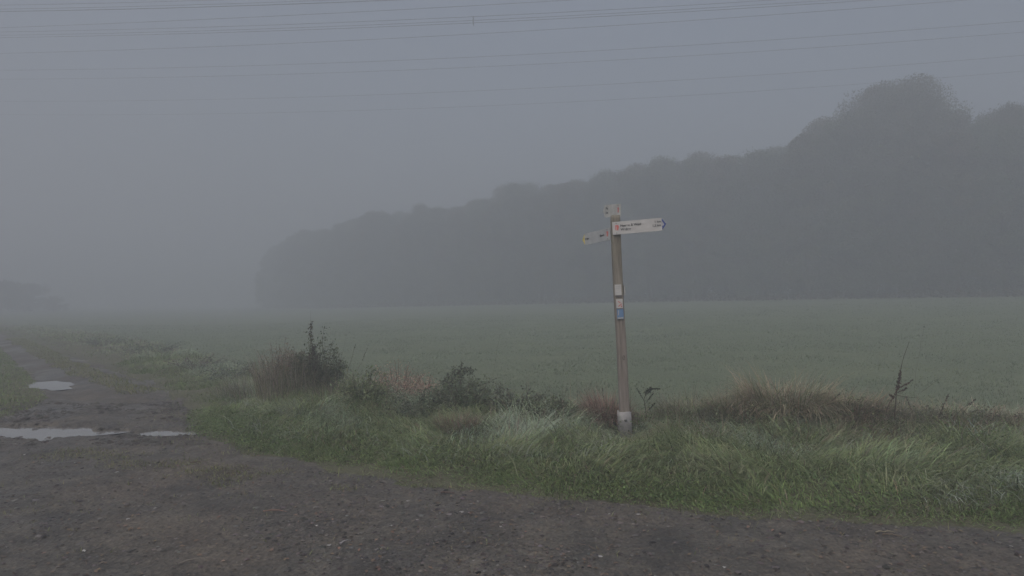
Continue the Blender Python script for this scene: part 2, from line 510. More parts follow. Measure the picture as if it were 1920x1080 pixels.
# right-hand verge and its run along the track
for (n, x0, x1, y0, y1) in ((430000, -4.6, 9.6, 4.2, 10.2), (150000, -10, -2.0, 8.5, 19), (60000, -30, -8, 14, 42)):
    x, y = region_points(n, x0, x1, y0, y1)
    jx_ = x + .5 * (fbm(x * 2.5, y * 2.5, 81) - .5); jy_ = y + .5 * (fbm(x * 2.5, y * 2.5, 82) - .5)
    k = inside(VERGE, jx_, jy_); x, y = x[k], y[k]
    d = dist(NEAR_EDGE, x, y)
    # ragged thinning at the dirt
    k = rng.random(len(x)) < .25 + .75 * sstep(.0, .3, d + .25 * (fbm(x * 4, y * 4, 83) - .5)); x, y, d = x[k], y[k], d[k]
    clump = fbm(x * 2.0, y * 2.0, 85)
    L = (.045 + .07 * sstep(0, .5, d) + .21 * sstep(.5, 1.5, d) - .06 * sstep(2.3, 3.2, d)) * (.5 + 1.0 * clump) * rng.uniform(.55, 1.45, len(x))
    L = L * (1 - .8 * np.exp(-(((x - 1.27) / .32) ** 2 + ((y - 7.7) / .5) ** 2)))
    far = sstep(14, 30, np.hypot(x, y))
    W = rng.uniform(.0042, .0085, len(x)) * (1 + 1.2 * far)
    az = 2 * np.pi * fbm(x * 1.1, y * 1.1, 87) * 1.6 + rng.normal(0, .7, len(x))
    blades(gr, np.stack([x, y, H(x, y, False) - .01], 1), L, W, az, rng.uniform(.15, 1.25, len(x)), rng.uniform(.9, 2.9, len(x)), grass_colour(x, y, d))
# long pale dew-laden blades arching over the rest
for (n, x0, x1, y0, y1) in ((38000, -4.6, 9.6, 4.6, 10.0), (14000, -10, -2.0, 9, 19)):
    x, y = region_points(n, x0, x1, y0, y1)
    k = inside(VERGE, x, y); x, y = x[k], y[k]; d = dist(NEAR_EDGE, x, y)
    k = (rng.random(len(x)) < sstep(.35, 1.0, d) * (1 - .6 * sstep(2.5, 3.4, d)) * (.15 + 1.1 * sstep(.42, .62, fbm(x * 1.2, y * 1.8, 111)))); x, y, d = x[k], y[k], d[k]
    dw = sstep(.45, .65, fbm(x * .7, y * 1.2, 113))[:, None]
    c = np.array([.27, .29, .17])[None] * (1 - dw) + np.array([.29, .325, .27])[None] * dw
    c = np.clip(c * (1 + rng.normal(0, .2, (len(x), 1))), .05, .7)
    L = rng.uniform(.16, .38, len(x)); L = L * (1 - .8 * np.exp(-(((x - 1.27) / .32) ** 2 + ((y - 7.7) / .5) ** 2)))
    az = 2 * np.pi * fbm(x * .8, y * .8, 115) * 2 + rng.normal(0, .8, len(x))
    blades(gr, np.stack([x, y, H(x, y, False)], 1), L, rng.uniform(.004, .0075, len(x)), az, rng.uniform(.1, .9, len(x)), rng.uniform(1.3, 3.0, len(x)), c, 4)
# bent dead stems tangled through the back of the verge
for (n, x0, x1, y0, y1) in ((9000, -4.6, 9.6, 6.0, 10.4), (5000, -10, -2, 9, 18)):
    x, y = region_points(n, x0, x1, y0, y1)
    k = inside(VERGE, x, y); x, y = x[k], y[k]; d = dist(NEAR_EDGE, x, y)
    k = rng.random(len(x)) < sstep(1.5, 2.6, d) * sstep(.40, .62, fbm(x * 1.1, y * 1.4, 171)); x, y = x[k], y[k]
    k = np.hypot(x - 1.3, (y - 7.6) * .6) > .4; x, y = x[k], y[k]
    c = vary((.20, .155, .115), len(x), .3, .08); u = rng.random(len(x)); c[u > .75] = (.10, .08, .065); c[u < .2] = (.30, .265, .19)
    blades(gr, np.stack([x, y, H(x, y, False)], 1), rng.uniform(.2, .55, len(x)), rng.uniform(.003, .006, len(x)), rng.uniform(0, 6.28, len(x)), rng.uniform(.1, 1.1, len(x)), rng.uniform(-.4, 1.6, len(x)), c, 4)
# left-hand verge
x, y = region_points(420000, -30, -6.2, 8.4, 36)
k = inside(LEFT, x + .2 * (fbm(x * 2.5, y * 2.5, 81) - .5), y) & (x > -.95 * y); x, y = x[k], y[k]
d = dist(LEFT_EDGE, x, y)
L = (.05 + .10 * sstep(.2, 1.5, d)) * (.5 + fbm(x * 2, y * 2, 88)) * rng.uniform(.6, 1.3, len(x))
L = L + .25 * sstep(.58, .7, fbm(x * .8, y * .8, 89)) * sstep(.5, 1.5, d) * rng.uniform(.3, 1, len(x))
blades(gr, np.stack([x, y, H(x, y, False) - .01], 1), L, rng.uniform(.006, .011, len(x)), rng.uniform(0, 6.28, len(x)), rng.uniform(.05, .5, len(x)), rng.uniform(.3, 1.5, len(x)), grass_colour(x, y, d * .6))
# centre strip and thin tufts in the dirt
x, y = region_points(420000, -24, -4, 8.8, 32)
ds = dist(STRIP, x, y)
k = (ds < .34 * (.2 + 1.4 * fbm(x * 2, y * 2, 91))); x, y = x[k], y[k]
blades(gr, np.stack([x, y, H(x, y) - .008], 1), rng.uniform(.03, .09, len(x)), rng.uniform(.005, .010, len(x)), rng.uniform(0, 6.28, len(x)), rng.uniform(.1, .8, len(x)), rng.uniform(.2, 1.2, len(x)), vary((.19, .20, .095), len(x), .2))
# stray blades breaking up the edge of the dirt
x, y = region_points(260000, -10, 8, 4.0, 16)
k = ~(inside(VERGE, x, y) | inside(FIELD, x, y) | inside(LEFT, x, y)); x, y = x[k], y[k]; d = dist(NEAR_EDGE, x, y)
k = rng.random(len(x)) < .5 * np.exp(-d / .12) * (.2 + 1.6 * sstep(.4, .65, fbm(x * 3, y * 3, 121))) + .12 * np.exp(-d / .35) * sstep(.5, .6, fbm(x * 2, y * 2, 123)); x, y = x[k], y[k]
blades(gr, np.stack([x, y, H(x, y) - .006], 1), rng.uniform(.02, .09, len(x)), rng.uniform(.004, .007, len(x)), rng.uniform(0, 6.28, len(x)), rng.uniform(.2, 1.1, len(x)), rng.uniform(.3, 1.6, len(x)), vary((.18, .19, .095), len(x), .25))
x, y = region_points(150000, -5.6, 1.5, 4.2, 8.0)
pc = [gp(160, 850), gp(215, 855), gp(250, 870), gp(340, 868), gp(400, 880), gp(440, 890), gp(655, 912), gp(520, 885), gp(420, 905)]
pr = [.5, .35, .35, .35, .45, .4, .2, .28, .28]
dens = np.zeros(len(x))
for (qx, qy), q in zip(pc, pr): dens = np.maximum(dens, 1 - np.hypot((x - qx) / (1.25 * q), (y - qy) / (.8 * q)))
k = rng.random(len(x)) < .60 * sstep(.05, .8, dens + .9 * (fbm(x * 5, y * 5, 93) - .5)); x, y = x[k], y[k]
blades(gr, np.stack([x, y, H(x, y) - .006], 1), rng.uniform(.015, .05, len(x)), rng.uniform(.003, .006, len(x)), rng.uniform(0, 6.28, len(x)), rng.uniform(.1, 1.0, len(x)), rng.uniform(.2, 1.2, len(x)), vary((.18, .185, .09), len(x), .2))
tag(gr.obj('grass', M['leaf']), 'long wet grass covering the verges beside the dirt track', 'grass', kind='stuff')

# low broad-leaved ground cover (clover, nettles) along the dirt edge and in the verge
gc = Geo()
x, y = region_points(132000, -4.6, 9.6, 4.3, 9.6)
k = inside(VERGE, x, y); x, y = x[k], y[k]; d = dist(NEAR_EDGE, x, y)
pz = fbm(x * 1.5, y * 1.5, 95)
k = rng.random(len(x)) < np.where(d < 1.1, .75 * sstep(.42, .6, pz + .25 * sstep(2, 6, x)), .5 * sstep(.5, .62, pz)); x, y, d = x[k], y[k], d[k]
z = H(x, y, False) + rng.uniform(.01, .10, len(x)) + .18 * sstep(1, 2, d) * rng.random(len(x))
leaves(gc, np.stack([x, y, z], 1), rng.uniform(.012, .030, len(x)), vary((.135, .185, .075), len(x), .25), .8, .75)
tag(gc.obj('ground_cover', M['leaf']), 'low clover and small broad leaves along the edge of the track', 'ground cover', kind='stuff')

# ------------------------------------------------------------ crop on the field
cr = Geo()
n = 330000
th = rng.uniform(-.80, .72, n); rr = 8.2 + 38 * rng.random(n) ** 1.5
x, y = np.tan(th) * rr, rr
k = inside(FIELD, x, y); x, y = x[k], y[k]
row = .14
y2 = y + .25 * x
yy = np.round(y2 / row) * row + rng.normal(0, .02, len(y)); y = yy - .25 * x
dd = np.hypot(x, y)
pz = fbm(x * .35, y * .5, 97)
col = vary((.178, .215, .140), len(x), .14, .04) * (.85 + .35 * pz)[:, None]
yel = sstep(.5, .8, pz) * sstep(4, 8, x) * (1 - sstep(12, 20, y))
col = col * (1 - .5 * yel)[:, None] + np.array([.23, .235, .11])[None] * (.5 * yel)[:, None]
blades(cr, np.stack([x, y, H(x, y, False) - .01], 1), rng.uniform(.03, .065, len(x)), .0045 + .0005 * dd, rng.uniform(0, 6.28, len(x)), rng.uniform(.1, .7, len(x)), rng.uniform(.2, 1.3, len(x)), col, 3)
tag(cr.obj('crop', M['leaf']), 'short green winter cereal covering the foggy field', 'crop', kind='stuff')

# ------------------------------------------------------------ gravel and litter on the track
def ico():
    v = np.array([(1, 0, 0), (-1, 0, 0), (0, 1, 0), (0, -1, 0), (0, 0, 1), (.7, .7, .55), (-.7, .7, .55), (.7, -.7, .55), (-.7, -.7, .55)], float)
    f = [[0, 5, 4, 7], [2, 6, 4, 5], [1, 8, 4, 6], [3, 7, 4, 8], [0, 7, 3, 7], [0, 2, 5, 0]]
    return v, np.array([[0, 5, 4, 7], [5, 2, 6, 4], [6, 1, 8, 4], [7, 4, 8, 3]])
SV, SF = ico()
def stones(g, x, y, s, col, flat=.6):
    N = len(x); a_ = rng.uniform(0, 6.28, N)
    V = SV[None] * (1 + rng.normal(0, .22, (N, 9, 3)))
    V = V * np.stack([s * rng.uniform(.7, 1.4, N), s, s * flat * rng.uniform(.6, 1.2, N)], 1)[:, None, :]
    X = V[..., 0] * np.cos(a_)[:, None] - V[..., 1] * np.sin(a_)[:, None]; Y = V[..., 0] * np.sin(a_)[:, None] + V[..., 1] * np.cos(a_)[:, None]
    V = np.stack([X + x[:, None], Y + y[:, None], V[..., 2] + H(x, y)[:, None] - .001], -1)
    g.add(V.reshape(-1, 3), (SF[None] + (np.arange(N) * 9)[:, None, None]).reshape(-1, 4), np.repeat(col, 9, 0))

def track_points(n, far=9.5):
    th = rng.uniform(-.72, .72, n); rr = 3.2 + (far - 3.2) * rng.random(n) ** 1.3
    x, y = np.tan(th) * rr, rr
    k = ~(inside(VERGE, x, y) | inside(LEFT, x, y) | inside(FIELD, x, y)); return x[k], y[k]
st = Geo()
x, y = track_points(46000)
k = rng.random(len(x)) < .25 + sstep(.4, .65, fbm(x * 1.3, y * 1.3, 101)); x, y = x[k], y[k]
s = np.exp(rng.normal(math.log(.0062), .5, len(x))).clip(.002, .022)
c = vary((.115, .105, .102), len(x), .3, .05); u = rng.random(len(x)); c[u < .45] *= .5; c[u > .992] = (.30, .29, .28)
stones(st, x, y, s, c)
# clods of mud round the puddles
x = rng.uniform(-8.0, -3.2, 6500); y = rng.uniform(7.6, 11.0, len(x)); k = ~inside(VERGE, x, y) & (rng.random(len(x)) < sstep(.45, .65, fbm(x * 2, y * 3, 117))); x, y = x[k], y[k]
stones(st, x, y, np.exp(rng.normal(math.log(.016), .5, len(x))).clip(.006, .05), vary((.075, .068, .060), len(x), .25, .04), .5)
tag(st.obj('gravel', M['dry']), 'small grey stones and grit pressed into the muddy track', 'gravel', kind='stuff')
lt = Geo()
x, y = track_points(9500, 8)
k = rng.random(len(x)) < sstep(.45, .68, fbm(x * .9 + 3, y * 1.2, 107)) + .06; x, y = x[k], y[k]
c = vary((.17, .13, .095), len(x), .3, .08)
blades(lt, np.stack([x, y, H(x, y) + .004], 1), rng.uniform(.02, .075, len(x)), rng.uniform(.003, .007, len(x)), rng.uniform(0, 6.28, len(x)), rng.uniform(1.3, 1.6, len(x)), rng.uniform(-.2, .25, len(x)), c, 2)
x, y = track_points(2800, 8)
leaves(lt, np.stack([x, y, H(x, y) + .008], 1), rng.uniform(.015, .04, len(x)), vary((.15, .11, .08), len(x), .3, .05), 2.5, .6)
tag(lt.obj('leaf_litter', M['dry']), 'dead brown leaves and bits of straw strewn over the track', 'leaf litter', kind='stuff')

def stick(px, py, ln, ang, label, r=.006, col=(.16, .12, .095)):
    x, y = gp(px, py); g = Geo()
    d = np.array([math.cos(ang), math.sin(ang), 0]) * ln / 2
    p = curve(-d, d, (0, ln * .04, .006), 7, .003)
    tube(g, p + np.array([0, 0, r * .8]), r, r * .5, col, 6)
    if ln > .2: tube(g, curve(p[3] + [0, 0, r], p[3] + np.array([d[0] * .4 + .01, d[1] * .4 + .03, .015]), (0, 0, 0), 3), r * .5, r * .25, col, 5)
    o = g.obj('stick', M['dry']); o.location = (x, y, zh(x, y) + .004)
    tag(o, label, 'stick', 'sticks lying on the track')
stick(518, 957, .18, -.05, 'reddish stick lying level on the dirt below the orange-brown patch', .0055, (.23, .14, .11))
stick(360, 1052, .13, .75, 'short grey stick at a slant near the bottom edge of the track', .006, (.19, .17, .15))
stick(1655, 998, .13, .02, 'pale upper stick of the pair close to the grass edge', .006, (.27, .24, .18))
stick(1668, 1005, .12, -.28, 'dark lower stick of the pair close to the grass edge', .0055, (.15, .12, .09))
stick(840, 924, .12, -.12, 'dark brown stick on the dirt just below the grass verge', .008, (.11, .08, .07))
stick(650, 1016, .09, .9, 'thick pale grey stick stub standing out on the dirt', .008, (.24, .23, .23))
stick(1475, 1030, .12, -.1, 'thin dark twig on the dirt below the signpost side verge', .004, (.10, .085, .075))
stick(375, 869, .16, .03, 'thin twig between the sparse grass tufts on the track', .005, (.12, .09, .07))
def pebble(px, py, s, label):
    x, y = gp(px, py); g = Geo()
    stones(g, np.array([0.]), np.array([0.]), np.array([s]), np.array([[.36, .35, .34]]), .6)
    v = g.v[0]; v[:, 2] -= v[:, 2].min()
    o = g.obj('pebble', M['pale']); o.location = (x, y, zh(x, y) - .001)
    tag(o, label, 'stone', 'pale stones on the track')
pebble(163, 1029, .013, 'flat white stone at the bottom left of the track')
pebble(783, 971, .015, 'largest pale stone in the middle of the dirt')
pebble(596, 983, .010, 'round pale pebble right of the reddish stick')
pebble(1355, 1061, .011, 'white pebble nearest the camera on the right-hand dirt')
pebble(1052, 1022, .009, 'small white pebble among the dead leaves')
pebble(50, 852, .014, 'pale stone just in front of the long puddle')
pebble(295, 950, .011, 'pale pebble lying on the orange-brown patch')

# ------------------------------------------------------------ signpost
PX, PY = 1.318, 7.97
post = empty('signpost', (PX, PY, -.03), (R(.4), R(-2.45), 0))
tag(post, 'leaning weathered wooden signpost with three direction arms beside the verge', 'signpost')

def box_geo(g, x0, x1, y0, y1, z0, z1, col=(.2, .2, .2), bev=0.0):
    if bev <= 0:
        v = [(x, y, z) for z in (z0, z1) for (x, y) in ((x0, y0), (x1, y0), (x1, y1), (x0, y1))]
        f = [[3, 2, 1, 0], [4, 5, 6, 7]] + [[k, (k + 1) % 4, 4 + (k + 1) % 4, 4 + k] for k in range(4)]
        g.add(v, f, col); return
    def ring(z, i):
        X0, X1, Y0, Y1 = x0 + i, x1 - i, y0 + i, y1 - i; b = bev
        return [(X0 + b, Y0, z), (X1 - b, Y0, z), (X1, Y0 + b, z), (X1, Y1 - b, z), (X1 - b, Y1, z), (X0 + b, Y1, z), (X0, Y1 - b, z), (X0, Y0 + b, z)]
    zs = [(z0, bev * .5), (z0 + bev * .5, 0), (z1 - bev * .5, 0), (z1, bev * .5)]
    v = sum([ring(z, i) for z, i in zs], [])
    f = [[r * 8 + k, r * 8 + (k + 1) % 8, (r + 1) * 8 + (k + 1) % 8, (r + 1) * 8 + k] for r in range(3) for k in range(8)]
    f += [[24, 25, 30, 31], [25, 26, 29, 30], [26, 27, 28, 29]] + [[7, 6, 1, 0], [6, 5, 2, 1], [5, 4, 3, 2]]
    g.add(v, f, col)

# timber: rounded square section, slightly crooked, with a split down its face
g = Geo()
nz, na_ = 60, 40
zz = np.linspace(.10, 2.635, nz)
V = []
for i, z in enumerate(zz):
    hw = .057 - .004 * (z / 2.7)
    if i == 0 or i == nz - 1: hw *= .93
    ox = .006 * math.sin(z * 2.3) ; oy = .004 * math.sin(z * 1.7 + 1)
    for k in range(na_):
        t = 2 * math.pi * k / na_
        c, s_ = math.cos(t), math.sin(t)
        e = .32
        x = hw * math.copysign(abs(c) ** e, c); y = hw * math.copysign(abs(s_) ** e, s_)
        f_ = 1 + .025 * (float(vnoise(np.array([k * .9]), np.array([z * 1.2]), 131)[0]) - .5)
        if abs(y + hw) < .012:                                   # the split on the front face
            sx = .012 * math.sin(z * 3.1) - .028 + .018 * z / 2.7
            f_ -= .16 * math.exp(-((x - sx) / .005) ** 2) * float(sstep(.25, .5, z) * (1 - sstep(1.5, 1.9, z)))
        V.append((x * f_ + ox, y * f_ + oy, z))
fa = [[i * na_ + k, i * na_ + (k + 1) % na_, (i + 1) * na_ + (k + 1) % na_, (i + 1) * na_ + k] for i in range(nz - 1) for k in range(na_)]
top = (nz - 1) * na_
fa += [[top + k, top + k + 1, top + na_ - 2 - k, top + na_ - 1 - k] for k in range(na_ // 2 - 1)]
g.add(V, fa, (.2, .2, .2))
pt = g.obj('post', M['wood'], post, True)
# knot in the timber
g = Geo()
ring = [(.016 + .011 * math.cos(t), -.0605 , .98 + .024 * math.sin(t)) for t in np.linspace(0, 2 * math.pi, 15)]
tube(g, ring, .0028, .0028, (.1, .08, .07), 5)
g.obj('knot', M['bark'], pt)

# steel foot
g = Geo()
box_geo(g, -.070, .072, -.069, -.062, .05, .355, bev=.003)
box_geo(g, -.030, .045, -.069, -.063, -.15, .049)
ft = g.obj('foot_bracket', M['steel'], post)
g = Geo(); box_geo(g, -.070, .072, .062, .069, .05, .355, bev=.003); box_geo(g, -.045, .045, -.06, .06, .08, .095); box_geo(g, -.03, .03, .05, .058, -.12, .079)
g.obj('foot_backplate', M['steel'], post)
for zc in (.262, .122):
    g = Geo(); t = np.array([[0, -.066, 0], [0, -.076, 0], [0, -.082, 0], [0, -.084, 0]]) + np.array([0.003, 0, zc])
    tube(g, t, [.017, .017, .012, .001], 0, (.2, .2, .2), 10)
    g.obj('bolt', M['bolt'], ft)

def text_mesh(name, body, size, m, parent, loc, rot=(R(90), 0, 0), align='LEFT', bold=.0):
    cu = bpy.data.curves.new(name, 'FONT'); cu.body = body; cu.size = size; cu.extrude = .0006; cu.align_x = align; cu.offset = bold
    t = bpy.data.objects.new(name, cu); C.objects.link(t)
    dg = bpy.context.evaluated_depsgraph_get(); dg.update()
    me = bpy.data.meshes.new_from_object(t.evaluated_get(dg)); me.name = name
    me.materials.clear(); me.materials.append(m)
    bpy.data.objects.remove(t); bpy.data.curves.remove(cu)
    o = bpy.data.objects.new(name, me); C.objects.link(o); o.parent = parent
    o.location = loc; o.rotation_euler = rot
    return o

def poly_plate(g, pts, y0, y1):
    n = len(pts)
    v = [(x, y0, z) for x, z in pts] + [(x, y1, z) for x, z in pts]
    f = [[k, (k + 1) % n, n + (k + 1) % n, n + k] for k in range(n)]
    if n == 4: f += [[0, 1, 2, 3], [7, 6, 5, 4]]
    elif n == 5: f += [[0, 1, 3, 4], [9, 8, 6, 5], [1, 2, 3, 3], [8, 7, 6, 6]]
    elif n == 3: f += [[0, 1, 2, 2], [5, 4, 3, 3]]
    f = [q if q[2] != q[3] else [q[0], q[1], q[2], q[2]] for q in f]
    return v, f

def plate_obj(name, pts, y0, y1, m, parent):
    import bmesh
    bm = bmesh.new()
    a_ = [bm.verts.new((x, y0, z)) for x, z in pts]; b_ = [bm.verts.new((x, y1, z)) for x, z in pts]
    n = len(pts)
    bm.faces.new(a_); bm.faces.new(b_[::-1])
    for k in range(n): bm.faces.new((a_[k], b_[k], b_[(k + 1) % n], a_[(k + 1) % n]))
    bmesh.ops.recalc_face_normals(bm, faces=bm.faces)
    me = bpy.data.meshes.new(name); bm.to_mesh(me); bm.free(); me.materials.append(m)
    o = bpy.data.objects.new(name, me); C.objects.link(o); o.parent = parent
    return o

def arm(loc, rot, L, h, m, label, tip, tipm, lines, nums, flip=False, sx=1, emblem=True):
    """sx=1: points to +x ; face towards -y ; sx=-1: points to -x"""
    hh = h / 2; tl = .055
    o = plate_obj('sign_arm', [(0, -hh), (sx * (L - tl), -hh), (sx * L, 0), (sx * (L - tl), hh), (0, hh)], -.006, .006, m, post)
    o.location = loc; o.rotation_euler = rot; o['label'] = label
    yF = -.0075
    def fl(name, pts, mm): return plate_obj(name, pts, yF - .0006, -.0058, mm, o)
    if tip:
        fl('arrow_tip', [(sx * (L - tl), -hh * .92), (sx * (L - .006), 0), (sx * (L - tl), hh * .92)] if sx > 0 else
           [(-(L - tl), -hh * .92), (-(L - tl), hh * .92), (-(L - .006), 0)], tipm)
    if tip == 'blue':
        mk = plate_obj('tip_mark', [(L - tl + .004, -hh * .3), (L - tl + .024, -hh * .1), (L - tl + .004, hh * .5)], yF - .0016, yF - .0007, M['white'], o)
    if emblem:
        e0 = .03 if sx > 0 else -.075
        fl('emblem', [(e0, -.02), (e0 + .034, -.028), (e0 + .044, .012), (e0 + .04, .034), (e0 + .004, .034)], M['red'])
        plate_obj('emblem_mark', [(e0 + .010, -.022), (e0 + .017, -.022), (e0 + .017, .02), (e0 + .010, .02)], yF - .0018, yF - .0007, M['white'], o)
    for zc in (-hh * .78, hh * .78):
        bo = plate_obj('bolt', [((.045 if sx > 0 else -.05) + .0065 * math.cos(t), zc + .0065 * math.sin(t)) for t in np.linspace(0, 2 * math.pi, 9)[:-1]], yF - .004, -.0055, M['bolt'], o)
    for (bx, bz, body, size) in lines:
        text_mesh('lettering', body, size, M['ink'], o, (bx, yF - .0002, bz), bold=.0012)
    for (bx, bz, body, size) in nums:
        text_mesh('lettering', body, size, M['ink'], o, (bx, yF - .0002, bz), align='RIGHT', bold=.0012)
    return o

zb = post.location.z
arm((-.048, -.068, 2.477), (0, R(-1.2), R(-15)), .615, .146, M['white'], 'white arm pointing right with a blue arrow tip', 'blue', M['blue'],
    [(.088, .012, 'Haaren & Wald', .038), (.092, -.033, 'Weiher', .038)], [(.55, .022, '1 km', .036), (.55, -.02, '1,5 km', .036)])
arm((-.066, .0, 2.425), (0, R(-2), R(-62)), .58, .140, M['greyw'], 'grey arm pointing left into the field with a yellow tip', 'yellow', M['yellow'],
    [(-.20, -.01, 'Busch', .036), (-.51, -.01, '3 km', .036)], [], sx=-1)
arm((.055, -.05, 2.688), (0, R(6), R(-76)), .52, .150, M['dull'], 'dull topmost arm pointing away to the back left', None, None,
    [(-.43, .022, 'Weg', .034), (-.43, -.03, '2 km', .034)], [], sx=-1)
# small trail plates on the post
def trail_plate(x, z, w_, h_, m, label, marks):
    o = plate_obj('trail_plate', [(x - w_ / 2, z - h_ / 2), (x + w_ / 2, z - h_ / 2), (x + w_ / 2, z + h_ / 2), (x - w_ / 2, z + h_ / 2)], -.067, -.056, m, post)
    o['label'] = label
    for (pts, mm) in marks:
        plate_obj('plate_mark', pts, -.0685, -.0665, mm, o)
    return o
dz = 0.0
trail_plate(-.015, 1.765, .074, .124, M['white'], 'white plate at eye level on the front', [
    ([(-.046, 1.80), (.012, 1.802), (.012, 1.807), (-.046, 1.805)], M['greyw']), ([(-.046, 1.78), (.012, 1.782), (.012, 1.786), (-.046, 1.784)], M['greyw']),
    ([(-.046, 1.735), (.012, 1.737), (.012, 1.741), (-.046, 1.739)], M['greyw'])])
trail_plate(-.008, 1.690, .06, .014, M['bolt'], 'narrow dark plate below the white one', [])
trail_plate(-.006, 1.605, .074, .108, M['white'], 'white plate with a red hiking mark', [
    ([(-.026, 1.575), (-.018, 1.570), (.022, 1.60), (.016, 1.608)], M['red']), ([(.0, 1.612), (.01, 1.618), (-.02, 1.636), (-.026, 1.63)], M['red']),
    ([(.008, 1.566), (.022, 1.566), (.022, 1.584), (.008, 1.58)], M['red'])])
trail_plate(-.002, 1.485, .074, .115, M['sky_blue'], 'blue plate with a white foot line', [
    ([(-.035, 1.432), (.03, 1.432), (.03, 1.446), (-.035, 1.446)], M['white']), ([(-.03, 1.47), (-.022, 1.47), (-.016, 1.53), (-.022, 1.53)], M['white'])])
o = plate_obj('trail_plate', [(-.037, 1.70), (.037, 1.70), (.037, 1.82), (-.037, 1.82)], -.006, .006, M['white'], post)
o.rotation_euler = (0, 0, R(90)); o.location = (.064, 0, .0); o['label'] = 'white plate on the right-hand side of the post'

# ------------------------------------------------------------ weeds and shrubs
def leafy(name, loc, spread, height, nst, nl, leafsize, col, label, cat, stemcol=(.09, .075, .06), lean=(0, 0), asp=.5, low=.25, group=None, colvar=.22):
    o = empty(name, loc)
    tag(o, label, cat, group)
    gs, gl = Geo(), Geo()
    for i in range(nst):
        a_ = rng.uniform(0, 6.28); r_ = spread * math.sqrt(rng.random())
        hz = height * rng.uniform(.42, 1) * (1 - .45 * (r_ / spread) ** 2)
        p = curve((r_ * .25 * math.cos(a_), r_ * .25 * math.sin(a_), 0), (r_ * math.cos(a_) + lean[0] * hz, r_ * math.sin(a_) + lean[1] * hz, hz), (0, 0, hz * .06), 8, .012)
        tube(gs, p, .005, .0018, np.array(stemcol) * rng.uniform(.8, 1.2), 4)
        m_ = max(3, int(nl / nst))
        t = low + (1 - low) * rng.random(m_) ** .8
        pp = np.stack([np.interp(t, np.linspace(0, 1, 8), p[:, k]) for k in range(3)], 1) + rng.normal(0, .05 * spread + .012, (m_, 3))
        leaves(gl, pp, rng.uniform(.6, 1.3, m_) * leafsize, vary(col, m_, colvar, .06), .4, asp)
    gs.obj('stems', M['dry'], o); gl.obj('foliage', M['leaf'], o)
    return o

def tuft(name, loc, n, rad, L, col, label, cat, group=None, kap=(.1, 1.2), th=(.05, .5), wid=(.004, .0075), az=None, mix=(.19, .205, .115), mixf=.42):
    o = empty(name, loc); tag(o, label, cat, group)
    g_ = Geo()
    a_ = rng.uniform(0, 6.28, n); r_ = rad * np.sqrt(rng.random(n))
    b_ = np.stack([r_ * np.cos(a_), r_ * np.sin(a_), np.full(n, -.02)], 1)
    L = L * (.55 + .9 * fbm(b_[:, 0] * 4 + loc[0] * 3, b_[:, 1] * 4, 161))
    azz = a_ + rng.normal(0, .6, n) if az is None else rng.normal(az, .7, n)
    blades(g_, b_, rng.uniform(.5, 1, n) * L, rng.uniform(*wid, n), azz, rng.uniform(*th, n), rng.uniform(*kap, n), np.where((rng.random(n) < mixf)[:, None], vary(mix, n, .25, .06), vary(col, n, .28, .06)))
    g_.obj('blades', M['leaf'], o)
    return o

def stalk(name, pts_px, Y, label, cat='weed', col=(.10, .075, .06), r=.0045, heads=(), branches=(), group=None, headcol=(.095, .065, .05), hs_=.018, hn=60):
    """a dead stalk whose bend follows pts_px in the plane y=Y; heads are (t0, t1, thick); branches are (t, dx, dz, seeded)"""
    P = np.array([at(px, py, Y) for px, py in pts_px]); b0 = P[0].copy()
    o = empty(name, tuple(b0)); tag(o, label, cat, group)
    P = P - b0
    tt = np.linspace(0, 1, len(P)); t2 = np.linspace(0, 1, 14)
    Q = np.stack([np.interp(t2, tt, P[:, k]) for k in range(3)], 1)
    Q[1:-1, :2] += rng.normal(0, .004, (12, 2)); Q[:, 1] += .12 * (t2 ** 2) * rng.uniform(-1, 1)
    gs, cl = Geo(), []
    tube(gs, Q, r, r * .35, col, 5)
    gh = None
    def seeds(p0, p1, thick, n_, gh):
        t = rng.random(n_)[:, None]
        pp = p0 * (1 - t) + p1 * t + rng.normal(0, thick, (n_, 3)) * (1.15 - .8 * t)
        leaves(gh, pp, rng.uniform(.6, 1.3, n_) * hs_, vary(headcol, n_, .2, .06), .1, .6)
    f_ = lambda t: np.array([np.interp(t, t2, Q[:, k]) for k in range(3)])
    for (t0, t1, th_) in heads:
        q = Geo(); cl.append(q)
        for k in range(4): seeds(f_(t0 + (t1 - t0) * k / 4), f_(t0 + (t1 - t0) * (k + 1) / 4), th_ * (1.15 - .2 * k), hn // 4, q)
    for (t0, dx, dz_, sd__) in branches:
        p0 = f_(t0); p1 = p0 + np.array([dx, rng.uniform(-.06, .06), dz_])
        c_ = curve(p0, p1, (0, 0, -.06 * abs(dx)), 5); tube(gs, c_, r * .5, r * .25, col, 4)
        if sd__: q = Geo(); cl.append(q); seeds(c_[2], c_[4], .007, 34, q); seeds(c_[1], c_[3], .006, 24, q)
    gs.obj('stem', M['dry'], o)
    for q in cl: q.obj('seed_head', M['dry'], o)
    return o

def on(px, Y): 
    x = (px - 960) / 1280 * Y; return (x, Y, zh(x, Y))

